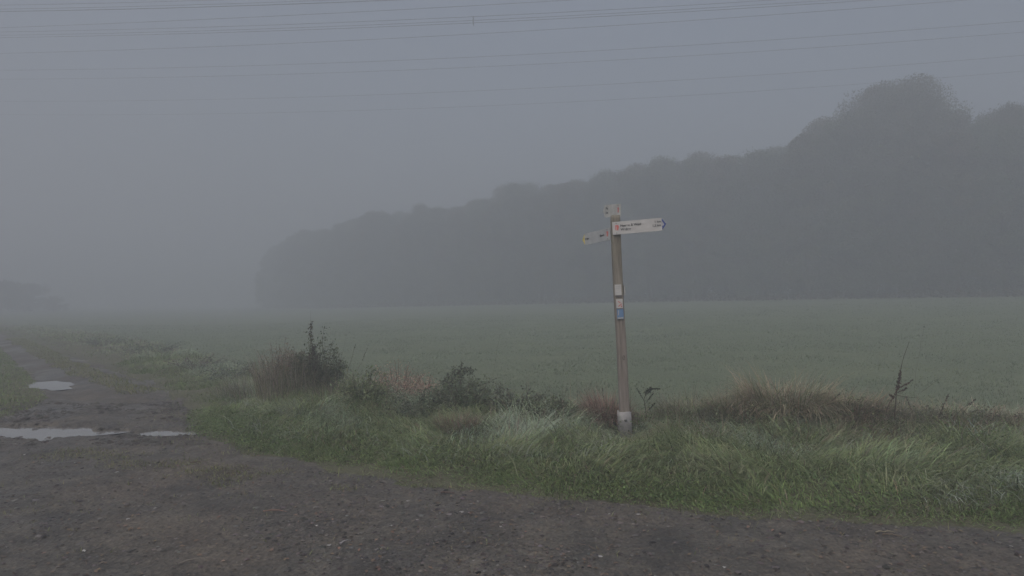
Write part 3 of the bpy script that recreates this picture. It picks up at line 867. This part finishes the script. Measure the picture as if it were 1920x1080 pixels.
leafy('shrub', on(600, 10.4), 0.42, 1.07, 67, 5750, .036, (0.089, 0.105, 0.061), 'dense dark green shrub, the tallest plant on the verge', 'shrub', low=.2)
leafy('shrub', on(585, 10.3), .09, 1.26, 6, 420, .036, (.09, .075, .05), 'single reddish leafy shoot topping the dark green shrub', 'shrub', low=.7)
leafy('weed_clump', on(526, 10.6), .50, .95, 90, 4200, .036, (0.244, 0.189, 0.146), 'reddish brown withered weeds left of the dark shrub', 'weed', (.13, .095, .075), asp=.3, low=.35)
tuft('dry_grass_tuft', on(545, 10.3), 900, .5, .75, (0.260, 0.230, 0.184), 'tall dead grass standing in front of the withered weeds', 'grass tuft', th=(.0, .35), kap=(.0, .7))
tuft('dry_grass_tuft', on(480, 11.3), 700, .6, .45, (0.254, 0.237, 0.190), 'short dead grass at the far left of the dark shrub', 'grass tuft', th=(.0, .5), kap=(.0, 1))
tuft('dry_grass_tuft', on(640, 10.0), 700, .5, .55, (0.267, 0.231, 0.184), 'brown dead grass at the right foot of the dark shrub', 'grass tuft', th=(.0, .6), kap=(.0, 1.2))
leafy('weed_clump', on(748, 9.9), .50, .74, 80, 2600, .028, (0.451, 0.317, 0.250), 'pinkish brown bush of dry flower heads on the verge', 'weed', (.15, .10, .08), asp=.35, low=.5)
leafy('weed_clump', on(795, 9.8), .32, .52, 34, 800, .028, (0.451, 0.317, 0.250), 'low pinkish dry weed right of the pinkish brown bush', 'weed', (.15, .10, .08), asp=.35, low=.5)
leafy('weed_clump', on(680, 9.1), 0.46, 0.54, 51, 2550, .036, (0.189, 0.221, 0.121), 'yellow green leafy weeds in front of the pinkish bush', 'weed', low=.15)
leafy('weed_clump', on(872, 8.8), 0.51, 0.50, 54, 2720, .038, (0.146, 0.171, 0.109), 'green nettle clump below the leaning sapling', 'weed', low=.15)
leafy('weed_clump', on(960, 8.7), 0.45, 0.41, 44, 1700, .036, (0.152, 0.164, 0.118), 'dull green weeds midway between sapling and signpost', 'weed', low=.15)
leafy('weed_clump', on(1030, 8.3), 0.41, 0.36, 38, 1600, .036, (0.136, 0.155, 0.095), 'dark leafy weeds two steps left of the signpost foot', 'weed', low=.15)
leafy('weed_clump', on(790, 8.6), 0.55, 0.40, 46, 1620, .034, (0.132, 0.154, 0.103), 'low grey green weeds under the pinkish bush', 'weed', low=.1)
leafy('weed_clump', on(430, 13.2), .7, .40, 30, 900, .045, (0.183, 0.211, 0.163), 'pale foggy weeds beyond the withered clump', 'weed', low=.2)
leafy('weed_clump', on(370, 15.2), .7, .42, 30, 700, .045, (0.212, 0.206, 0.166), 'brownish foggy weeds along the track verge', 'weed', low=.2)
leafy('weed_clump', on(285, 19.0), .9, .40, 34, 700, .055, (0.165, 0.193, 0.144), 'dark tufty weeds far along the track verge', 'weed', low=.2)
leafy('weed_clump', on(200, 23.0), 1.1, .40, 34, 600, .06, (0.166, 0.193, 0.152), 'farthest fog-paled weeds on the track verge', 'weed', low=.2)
leafy('weed_clump', on(1370, 8.0), 0.48, 0.29, 33, 1300, .034, (0.154, 0.170, 0.104), 'grey green leafy weeds left of the straw-coloured mound', 'weed', low=.1)
leafy('weed_clump', on(1600, 8.0), .40, .28, 26, 900, .032, (0.183, 0.165, 0.122), 'withered leafy weeds between straw-coloured mound and tallest dock', 'weed', (.12, .10, .08), low=.1)
leafy('weed_clump', on(1735, 7.95), .42, .30, 28, 900, .034, (0.159, 0.159, 0.110), 'dull leafy weeds just right of the tallest dock', 'weed', (.11, .09, .07), low=.1)
leafy('weed_clump', on(1860, 7.9), .45, .28, 28, 900, .034, (0.171, 0.159, 0.116), 'dull leafy weeds at the right end of the verge', 'weed', (.11, .09, .07), low=.1)
leafy('weed_clump', on(1440, 7.85), .42, .36, 36, 1700, .032, (.20, .205, .115), 'olive green leafy weeds on the front of the straw-coloured mound', 'weed', (.16, .13, .09), low=.1)
leafy('weed_clump', on(1535, 7.9), .40, .34, 34, 1400, .032, (.22, .205, .13), 'yellowish tangled weeds on the right shoulder of the straw-coloured mound', 'weed', (.16, .13, .09), low=.1)
leafy('weed_clump', on(560, 10.3), .36, .80, 44, 2000, .036, (.15, .145, .095), 'green brown leafy clump between withered weeds and dark shrub', 'weed', (.13, .10, .08), low=.2)
# leaning sapling with dark leaves
P = np.array([at(818, 770, 9.3), at(838, 735, 9.3), at(852, 705, 9.3), at(876, 690, 9.3)]); b0 = P[0].copy()
o = empty('sapling', (b0[0], b0[1], zh(b0[0], b0[1]))); tag(o, 'dark leafy sapling leaning right against the pale field', 'sapling')
gs, gl = Geo(), Geo(); P = P - np.array([b0[0], b0[1], o.location.z])
tt = np.linspace(0, 1, 4); t2 = np.linspace(0, 1, 10); Q = np.stack([np.interp(t2, tt, P[:, k]) for k in range(3)], 1)
Q = np.concatenate([[[Q[0, 0] - .05, 0, -.05]], Q]); tube(gs, Q, .006, .002, (.08, .07, .055), 5)
for k in range(95):
    t = rng.uniform(.02, 1); c0 = np.array([np.interp(t, t2, Q[1:, q]) for q in range(3)]); d_ = rng.normal(0, 1, 3) * np.array([.06, .06, .035]); 
    tube(gs, curve(c0, c0 + d_, (0, 0, .01), 3), .002, .001, (.08, .07, .055), 4)
    m_ = 9; leaves(gl, c0 + d_ + rng.normal(0, .022, (m_, 3)), rng.uniform(.026, .046, m_), vary((.07, .083, .052), m_, .18), .3, .6)
gs.obj('stems', M['dry'], o); gl.obj('foliage', M['leaf'], o)

# around the signpost
tuft('dry_grass_tuft', on(1137, 8.35), 1800, .22, .50, (0.260, 0.177, 0.142), 'reddish brown withered tuft at the left foot of the signpost', 'grass tuft', th=(.0, .45), kap=(.1, 2.2), mixf=.08)
tuft('dry_grass_tuft', on(1200, 8.4), 380, .16, .24, (0.261, 0.199, 0.159), 'small brown withered tuft at the right foot of the signpost', 'grass tuft', th=(.0, .5), kap=(.2, 2))
stalk('dead_stalk', [(1212, 805), (1210, 770), (1206, 745), (1212, 731), (1222, 727), (1235, 727)], 8.3, 'dark dock stalk with a hooked tip just right of the signpost',
      heads=((.5, .98, .008),), branches=((.2, .12, .10, 1), (.3, .11, .14, 1), (.45, .08, .10, 1), (.35, -.09, .16, 1), (.55, .06, .07, 1)), headcol=(.045, .048, .034), col=(.055, .05, .036), r=.005, hs_=.017, hn=260)
stalk('dead_stalk', [(1145, 790), (1136, 760), (1131, 742), (1130, 722)], 8.4, 'thin brown stem rising from the tuft left of the signpost', r=.003, heads=((.6, .9, .006),), hn=24)
stalk('dead_stalk', [(964, 790), (967, 762), (965, 752)], 8.8, 'short dark seed spike standing alone left of the signpost', r=.004, heads=((.45, 1, .010),), headcol=(.055, .055, .045), hn=80)
stalk('dead_stalk', [(1074, 800), (1072, 775), (1068, 752)], 8.6, 'thin reddish seed spike between lone spike and signpost', r=.003, heads=((.3, 1, .007),), headcol=(.12, .08, .06), hn=50)
# right-hand dead docks
stalk('dead_stalk', [(1668, 822), (1674, 780), (1680, 735), (1683, 705), (1690, 672), (1702, 640)], 7.7, 'tallest dark dead dock stalk with an upright seed spike',
      heads=((.42, .66, .016),), branches=((.45, .14, .10, 1), (.4, .10, .06, 1), (.35, -.10, .05, 1), (.38, .22, -.02, 0)), headcol=(.075, .05, .042), col=(.075, .058, .048), r=.006, hn=220, hs_=.02)
stalk('dead_stalk', [(1655, 800), (1660, 765), (1672, 738), (1676, 725)], 7.7, 'brown seeded stalk just left of the tallest dock', heads=((.35, 1, .010),), headcol=(.12, .08, .06), r=.004, hn=90)
stalk('dead_stalk', [(1712, 800), (1710, 770), (1707, 745)], 7.7, 'pale upright stalk just right of the tallest dock', heads=((.5, 1, .008),), headcol=(.10, .08, .07), r=.0035, hn=50)
stalk('dead_stalk', [(1755, 800), (1762, 768), (1770, 750), (1773, 738)], 7.7, 'dark seed spike second to the right of the tallest dock', heads=((.25, 1, .008),), headcol=(.07, .055, .045), r=.0035, hn=90)
stalk('dead_stalk', [(1790, 778), (1802, 764), (1815, 755), (1820, 746)], 7.8, 'low slanting seed spike near the right end of the verge', heads=((.5, 1, .009),), headcol=(.07, .055, .045), r=.003, hn=60)
stalk('dead_stalk', [(1500, 790), (1508, 765), (1520, 742), (1524, 736)], 7.9, 'dark slanting seed spike above the straw-coloured mound', heads=((.3, 1, .008),), headcol=(.08, .06, .05), r=.003, hn=60)
stalk('dead_stalk', [(1545, 775), (1562, 745), (1580, 722)], 8.0, 'faint slanting seed spike right of the straw-coloured mound', heads=((.2, .7, .010),), headcol=(.10, .085, .065), r=.003, hn=60)
stalk('dead_stalk', [(1592, 740), (1605, 722), (1615, 703)], 8.5, 'bare thin stem left of the tallest dock', r=.002)
stalk('dead_stalk', [(1725, 735), (1750, 718), (1776, 702)], 8.2, 'bare thin stem slanting right of the tallest dock', r=.002)
stalk('dead_stalk', [(1708, 800), (1712, 720), (1718, 660), (1722, 611)], 8.6, 'hair-thin grass stem ending in one dark speck over the field', r=.0012, heads=((.985, 1.0, .003),), headcol=(.03, .03, .025), hn=14, hs_=.012)
# thin stems right of the shrub
for (pp, lab) in (([(630, 720), (640, 670), (650, 628)], 'upright bare stem nearest the right side of the dark shrub'),
                  ([(640, 730), (655, 690), (664, 655), (668, 645)], 'seeded stem second from the right side of the dark shrub'),
                  ([(650, 740), (668, 700), (684, 668), (692, 652)], 'long slanting seeded stem right of the dark shrub'),
                  ([(575, 720), (584, 650), (585, 582)], 'hair-thin upright stem above the dark shrub'),
                  ([(888, 760), (905, 728), (925, 710), (938, 706)], 'thin arching stem right of the leaning sapling'),
                  ([(905, 750), (925, 700), (937, 628)], 'long faint stem rising past the leaning sapling')):
    bare = 'hair' in lab or 'faint' in lab or 'bare' in lab
    stalk('dead_stalk', pp, 9.8, lab, r=.0017 if bare else .0025, heads=() if bare else ((.55, 1, .005),), headcol=(.08, .075, .06), hn=26, hs_=.016)
# dry mounds and arching tussocks on the right
tuft('dry_grass_tuft', on(1468, 8.15), 2300, .46, .62, (0.354, 0.295, 0.212), 'straw-coloured grass mound right of the signpost', 'grass tuft', th=(.1, 1.1), kap=(.3, 2.6), wid=(.004, .008))
tuft('dry_grass_tuft', on(1395, 8.25), 1500, .42, .42, (0.295, 0.230, 0.171), 'brown grass sloping down left of the straw-coloured mound', 'grass tuft', th=(.0, .7), kap=(.4, 2))
tuft('dry_grass_tuft', on(1580, 8.25), 1800, .50, .40, (0.295, 0.230, 0.171), 'dark brown matted grass right of the straw-coloured mound', 'grass tuft', th=(.2, 1.1), kap=(.4, 1.8))
tuft('dry_grass_tuft', on(1300, 8.4), 1500, .45, .36, (0.218, 0.201, 0.155), 'low brown grass between signpost and straw-coloured mound', 'grass tuft', th=(.1, .9), kap=(.4, 2))
tuft('dry_grass_tuft', on(1790, 8.2), 1900, .62, .34, (0.330, 0.254, 0.201), 'pinkish brown matted grass right of the tallest dock', 'grass tuft', th=(.2, 1.2), kap=(.3, 1.6))
tuft('dry_grass_tuft', on(1900, 8.1), 1500, .55, .34, (0.330, 0.254, 0.201), 'brown matted grass at the right end of the verge', 'grass tuft', th=(.2, 1.2), kap=(.3, 1.6))
tuft('dry_grass_tuft', on(1665, 8.15), 1300, .45, .34, (0.205, 0.206, 0.155), 'olive brown grass round the foot of the tallest dock', 'grass tuft', th=(.1, .9), kap=(.3, 1.8))
tuft('grass_tussock', on(1510, 7.3), 1500, .42, .48, (0.238, 0.261, 0.154), 'pale green arching tussock below the straw-coloured mound', 'grass tuft', th=(.1, 1.2), kap=(1.0, 2.8), wid=(.004, .0075))
tuft('grass_tussock', on(1840, 6.9), 1700, .60, .46, (0.253, 0.292, 0.238), 'dewy bluish tussock at the right end of the verge', 'grass tuft', th=(.2, 1.3), kap=(1.0, 2.8), wid=(.004, .0075))
tuft('grass_tussock', on(1690, 6.7), 1300, .5, .42, (0.246, 0.284, 0.223), 'dewy bluish tussock below the tallest dock', 'grass tuft', th=(.2, 1.3), kap=(1.0, 2.8), wid=(.004, .0075))
tuft('grass_tussock', on(1300, 7.2), 1100, .42, .36, (0.208, 0.238, 0.131), 'green tussock a step right of the signpost foot', 'grass tuft', th=(.1, 1.2), kap=(1.0, 2.8), wid=(.004, .0075))
tuft('grass_tussock', on(1065, 7.4), 450, .40, .34, (.165, .190, .125), 'dewy grey green tussock a step left of the signpost foot', 'grass tuft', th=(.1, 1.2), kap=(1.0, 2.8), wid=(.004, .007))
tuft('grass_tussock', on(880, 7.8), 800, .36, .36, (.150, .175, .105), 'green tussock in front of the nettle clump', 'grass tuft', th=(.1, .6), kap=(.6, 2), wid=(.004, .007))
tuft('dry_grass_tuft', on(858, 7.7), 420, .2, .32, (0.236, 0.153, 0.130), 'dark reddish dead tuft in the grass below the sapling', 'grass tuft', th=(.0, .4), kap=(.1, 1.0), mixf=.1)
tuft('grass_tussock', on(600, 8.9), 900, .5, .30, (0.223, 0.253, 0.200), 'dewy grass tussock in front of the dark shrub', 'grass tuft', th=(.1, .8), kap=(.6, 2), wid=(.004, .007))

for (pp, lab) in (([(1475, 745), (1470, 720), (1462, 708)], 'pale straw blade leaning left out of the straw-coloured mound'),
                  ([(1500, 760), (1506, 735), (1503, 715)], 'pale straw blade sticking upright out of the straw-coloured mound')):
    stalk('straw_blade', pp, 8.1, lab, col=(.34, .31, .23), r=.003)

# ------------------------------------------------------------ the wood
def tree_parts(seed, Ht, rad, nclump, lpc, col, skirt, leafs=.13, expo=.55):
    """returns trunk mesh, crown mesh"""
    global rng
    keep = rng; rng = np.random.default_rng(seed)
    gt, gcw = Geo(), Geo()
    tr_ = curve((0, 0, -.4), (rng.normal(0, .3), rng.normal(0, .3), Ht * .8), (rng.normal(0, .25), rng.normal(0, .25), 0), 9, .06)
    tube(gt, tr_, .26, .05, (.07, .06, .05), 8)
    for k in range(nclump):
        u = rng.random()
        z = Ht * (skirt + (1 - skirt) * u ** .85)
        f_ = (z / Ht - skirt) / (1 - skirt)
        prof = (math.sin(math.pi * min(1, .30 + .70 * f_) ) ** expo) if f_ < .999 else .05
        prof = max(prof, .12)
        a_ = rng.uniform(0, 6.28); r_ = rad * prof * (rng.random() ** .45)
        c_ = np.array([r_ * math.cos(a_), r_ * math.sin(a_), min(z, Ht - .5)])
        cs = rng.uniform(.5, 1.0) * min(rad, 4.6) * .26
        m_ = int(lpc * rng.uniform(.6, 1.3))
        dv = rng.normal(0, 1, (m_, 3)); dv /= np.linalg.norm(dv, axis=1)[:, None]
        pp = c_ + dv * (rng.random(m_) ** .42)[:, None] * np.array([cs, cs, cs * .75]) * 1.3
        pp[:, 2] = np.maximum(pp[:, 2], .05)
        cc = np.asarray(col) * rng.uniform(.75, 1.3) * (1 + rng.normal(0, .06, 3))
        leaves(gcw, pp, rng.uniform(.7, 1.4, m_) * leafs, vary(cc, m_, .15, .04), .5, .7)
        if k % 5 == 0:
            t = min(.95, .25 + .6 * f_); b_ = np.array([np.interp(t, np.linspace(0, 1, 9), tr_[:, q]) for q in range(3)])
            if b_[2] < c_[2] + 1: tube(gt, curve(b_, c_, (0, 0, .25), 5, .05), .07, .02, (.07, .06, .05), 5)
    mt = gt.mesh('trunk', M['bark'], True); mc = gcw.mesh('crown', M['crown'])
    rng = keep
    return mt, mc

KIND = [tree_parts(201, 14, 3.9, 130, 360, (0.088, 0.096, 0.061), .02), tree_parts(202, 14, 3.6, 130, 360, (0.096, 0.093, 0.058), .03),
        tree_parts(203, 14, 4.2, 135, 360, (0.083, 0.099, 0.064), .02), tree_parts(204, 14, 3.4, 125, 360, (0.099, 0.102, 0.061), .04),
        tree_parts(205, 14, 3.8, 130, 360, (0.080, 0.090, 0.058), .02)]
BIG = tree_parts(211, 15.6, 6.0, 460, 620, (0.080, 0.083, 0.054), .05, .125, .30)
def tree(mesh, x, y, sx, sz, rz, label, group=None, name='tree'):
    o = empty(name, (x, y, zh(x, y) - .1), (0, 0, rz)); o.scale = (sx, sx, sz)
    tag(o, label, 'tree', group)
    for nm, me in zip(('trunk', 'crown'), mesh):
        c = bpy.data.objects.new(nm, me); C.objects.link(c); c.parent = o
    return o

def edge_at(px, back=0):
    t = (px - 960) / 1280
    Y = (80.7) / (1 + .83 * t) + back
    return t * Y, Y
# skyline of the photograph: column -> row of the tree tops
SKY_PX = [480, 500, 560, 650, 700, 760, 830, 900, 950, 1010, 1080, 1200, 1280, 1350, 1440, 1500, 1545, 1580, 1640, 1750, 1800, 1920, 2100, 2400]
SKY_PY = [520, 470, 435, 412, 398, 388, 384, 372, 346, 342, 330, 302, 286, 276, 262, 240, 208, 190, 190, 200, 232, 225, 215, 200]
def top_h(px, Y, x):
    return CAM_H + (HOR - np.interp(px, SKY_PX, SKY_PY)) / 1280 * Y - zh(x, Y)
GRP = 'fog-greyed trees along the edge of the wood'
LAB = 'fog-greyed leafy tree merging into the dark edge of the wood'
i = 0
for row_back, step, jit in ((0, 2.6, .5), (3.2, 2.7, .8), (6.5, 3.0, 1.0), (10, 4, 1.2)):
    # walk along the wood's edge
    x = -50 + row_back * .3
    while x < 75:
        y = wood_y(x) + row_back + rng.normal(0, jit)
        xx = x + rng.normal(0, .4)
        px = 960 + 1280 * xx / y
        if y > 12 and px < 2250:
            k = i % 5
            ht = max(3.5, top_h(px, y, xx)) * (.89 + .12 * float(vnoise(np.array([xx * .2]), np.array([row_back * .7]), 151)[0]) + rng.uniform(-.015, .015))
            s_ = ht / 14.0
            label = LAB
            if px < 505 and row_back == 0: label = 'small last tree where the wood fades out into the fog'
            tree(KIND[k], xx, y, max(.55, min(s_, 1.1)), s_, rng.uniform(0, 6.28), label, GRP if label == LAB else None)
            i += 1
        x += step * rng.uniform(.8, 1.2)
x, y = edge_at(1690, 3); tree(BIG, x, y, 1.0, (1.6 + 408 / 1280 * y - zh(x, y)) / 15.6, .4, 'big round-crowned tree rising above the rest of the wood')
x, y = edge_at(1900, 4); tree(BIG, x, y, .62, (1.6 + 362 / 1280 * y - zh(x, y)) / 15.6, 2.0, 'tall tree at the right end of the wood skyline')
x, y = edge_at(965, 2); tree(KIND[2], x, y, .8, (1.6 + 222 / 1280 * y - zh(x, y)) / 14, 1.0, 'tree making a small bump in the skyline left of the signpost')
x, y = edge_at(790, 2); tree(KIND[0], x, y, .8, (1.6 + 184 / 1280 * y - zh(x, y)) / 14, 2.2, 'tree making the low bump in the faint left half of the wood')
# bracken at the foot of the wood
ub = Geo()
xs = rng.uniform(-50, 60, 9000); ys = wood_y(xs) - rng.uniform(2.2, 4.5, len(xs))
k = ys > 15; xs, ys = xs[k], ys[k]
hb = .8 * fbm(xs * .5, ys * .5, 141) + .1
leaves(ub, np.stack([xs, ys, H(xs, ys, False) + rng.random(len(xs)) * hb], 1), rng.uniform(.15, .35, len(xs)), vary((.085, .066, .048), len(xs), .2), .4, .6)
tag(ub.obj('undergrowth', M['crown']), 'brownish bracken along the foot of the wood', 'undergrowth', kind='stuff')
# shrubs far along the track
SH = tree_parts(221, 3.2, 2.3, 60, 220, (.055, .06, .045), .0, .12)
for (px, Y, s_, lab) in ((5, 100, 1.5, 'dim fog-covered bush at the left end of the track'), (60, 108, 1.45, 'taller dim bush beside the far end of the track'),
                         (104, 112, .75, 'lowest dim bush right of the far end of the track')):
    x = (px - 960) / 1280 * Y
    tree(SH, x, Y, s_, s_, px, lab, None, 'bush')['category'] = 'bush'

# ------------------------------------------------------------ overhead power lines
def wire_points(y0, ym, y1, dy=0.0, dz=0.0):
    """rows of one wire at columns 0, 800 and 1920; wires run straight in plan, 22 m up"""
    h0 = 20.4
    Y0 = h0 * 1280 / (HOR - y0); X0 = -.75 * Y0
    Y1 = h0 * 1280 / (HOR - y1); X1 = .75 * Y1
    sl = (Y1 - Y0) / (X1 - X0)
    u = -.125; Xm = (Y0 - sl * X0) * u / (1 - sl * u); Ym = Y0 + sl * (Xm - X0)
    Zm = (HOR - ym) / 1280 * Ym
    cf = np.polyfit([X0, Xm, X1], [h0, Zm, h0], 2)
    xs = np.linspace(-125, 105, 60)
    return np.stack([xs, Y0 + sl * (xs - X0) + dy, CAM_H + np.polyval(cf, xs) + dz], 1)
WR = .0165
def wire(y0, ym, y1, label):
    g_ = Geo(); tube(g_, wire_points(y0, ym, y1), WR, WR, (.05, .05, .05), 5)
    o = g_.obj('power_line', M['wire']); tag(o, label, 'power line', 'single overhead wires')
wire(48, 11, -62, 'single overhead wire between the two four-wire bundles')
wire(97, 65, -13, 'single overhead wire next below the lower bundle with the spacer')
wire(129, 108, 36, 'overhead wire third up from the lowest wire')
wire(146, 127, 57, 'overhead wire second up from the lowest wire and close under another')
wire(188, 172, 101, 'overhead wire next above the lowest one')
wire(213, 201, 131, 'lowest overhead wire, brushing the big round tree')
def bundle(y0, ym, y1, label, spacer_px=None):
    o = empty('power_line_bundle', (0, 0, 0)); tag(o, label, 'power line', 'four-wire overhead bundles')
    o.location = tuple(wire_points(y0, ym, y1)[30]); b0 = np.array(o.location)
    for dz_ in (.22, .10, -.08, -.22):
        g_ = Geo(); tube(g_, wire_points(y0, ym, y1, 0.0 if abs(dz_) > .15 else .35, dz_) - b0, WR, WR, (.05, .05, .05), 5)
        g_.obj('wire', M['wire'], o)
    if spacer_px:
        p = wire_points(y0, ym, y1); t = (spacer_px - 960) / 1280
        k = np.argmin(np.abs(p[:, 0] / p[:, 1] - t)); X = np.interp(t, p[:, 0] / p[:, 1], p[:, 0]); q = np.array([np.interp(X, p[:, 0], p[:, j]) for j in range(3)]) - b0
        g_ = Geo()
        for (dy, ) in ((0,), (.35,)): tube(g_, [q + [0, dy, .26], q + [0, dy, -.26]], .035, .035, (.05, .05, .05), 6)
        tube(g_, [q + [0, -.03, .1], q + [0, .38, .1]], .03, .03, (.05, .05, .05), 6); tube(g_, [q + [0, -.03, -.1], q + [0, .38, -.1]], .03, .03, (.05, .05, .05), 6)
        g_.obj('spacer', M['wire'], o)
bundle(61.5, 37, -31, 'four-wire overhead bundle holding the dark spacer', 887)
bundle(11, -14, -85, 'four-wire overhead bundle crossing the top left corner')

# ------------------------------------------------------------ fog
def haze_box():
    me = bpy.data.meshes.new('haze')
    X, zl, zt = 425, float(GZ.min()) - 1.0, 25.0
    v = [(x, y, z) for z in (zl, zt) for (x, y) in ((-X, -X), (X, -X), (X, X), (-X, X))]
    me.from_pydata(v, [], [[3, 2, 1, 0], [4, 5, 6, 7], [0, 1, 5, 4], [1, 2, 6, 5], [2, 3, 7, 6], [3, 0, 4, 7]])
    m = bpy.data.materials.new('fog'); m.use_nodes = True
    n = m.node_tree.nodes; n.clear()
    v_ = n.new('ShaderNodeVolumePrincipled'); v_.inputs['Color'].default_value = (.63, .665, .715, 1)
    v_.inputs['Density'].default_value = HAZE; v_.inputs['Anisotropy'].default_value = 0.2
    out = n.new('ShaderNodeOutputMaterial'); m.node_tree.links.new(v_.outputs[0], out.inputs['Volume'])
    me.materials.append(m)
    o = bpy.data.objects.new('haze', me); C.objects.link(o)
    tag(o, 'even pale fog lying over the field and the track', 'fog', kind='stuff')
haze_box()
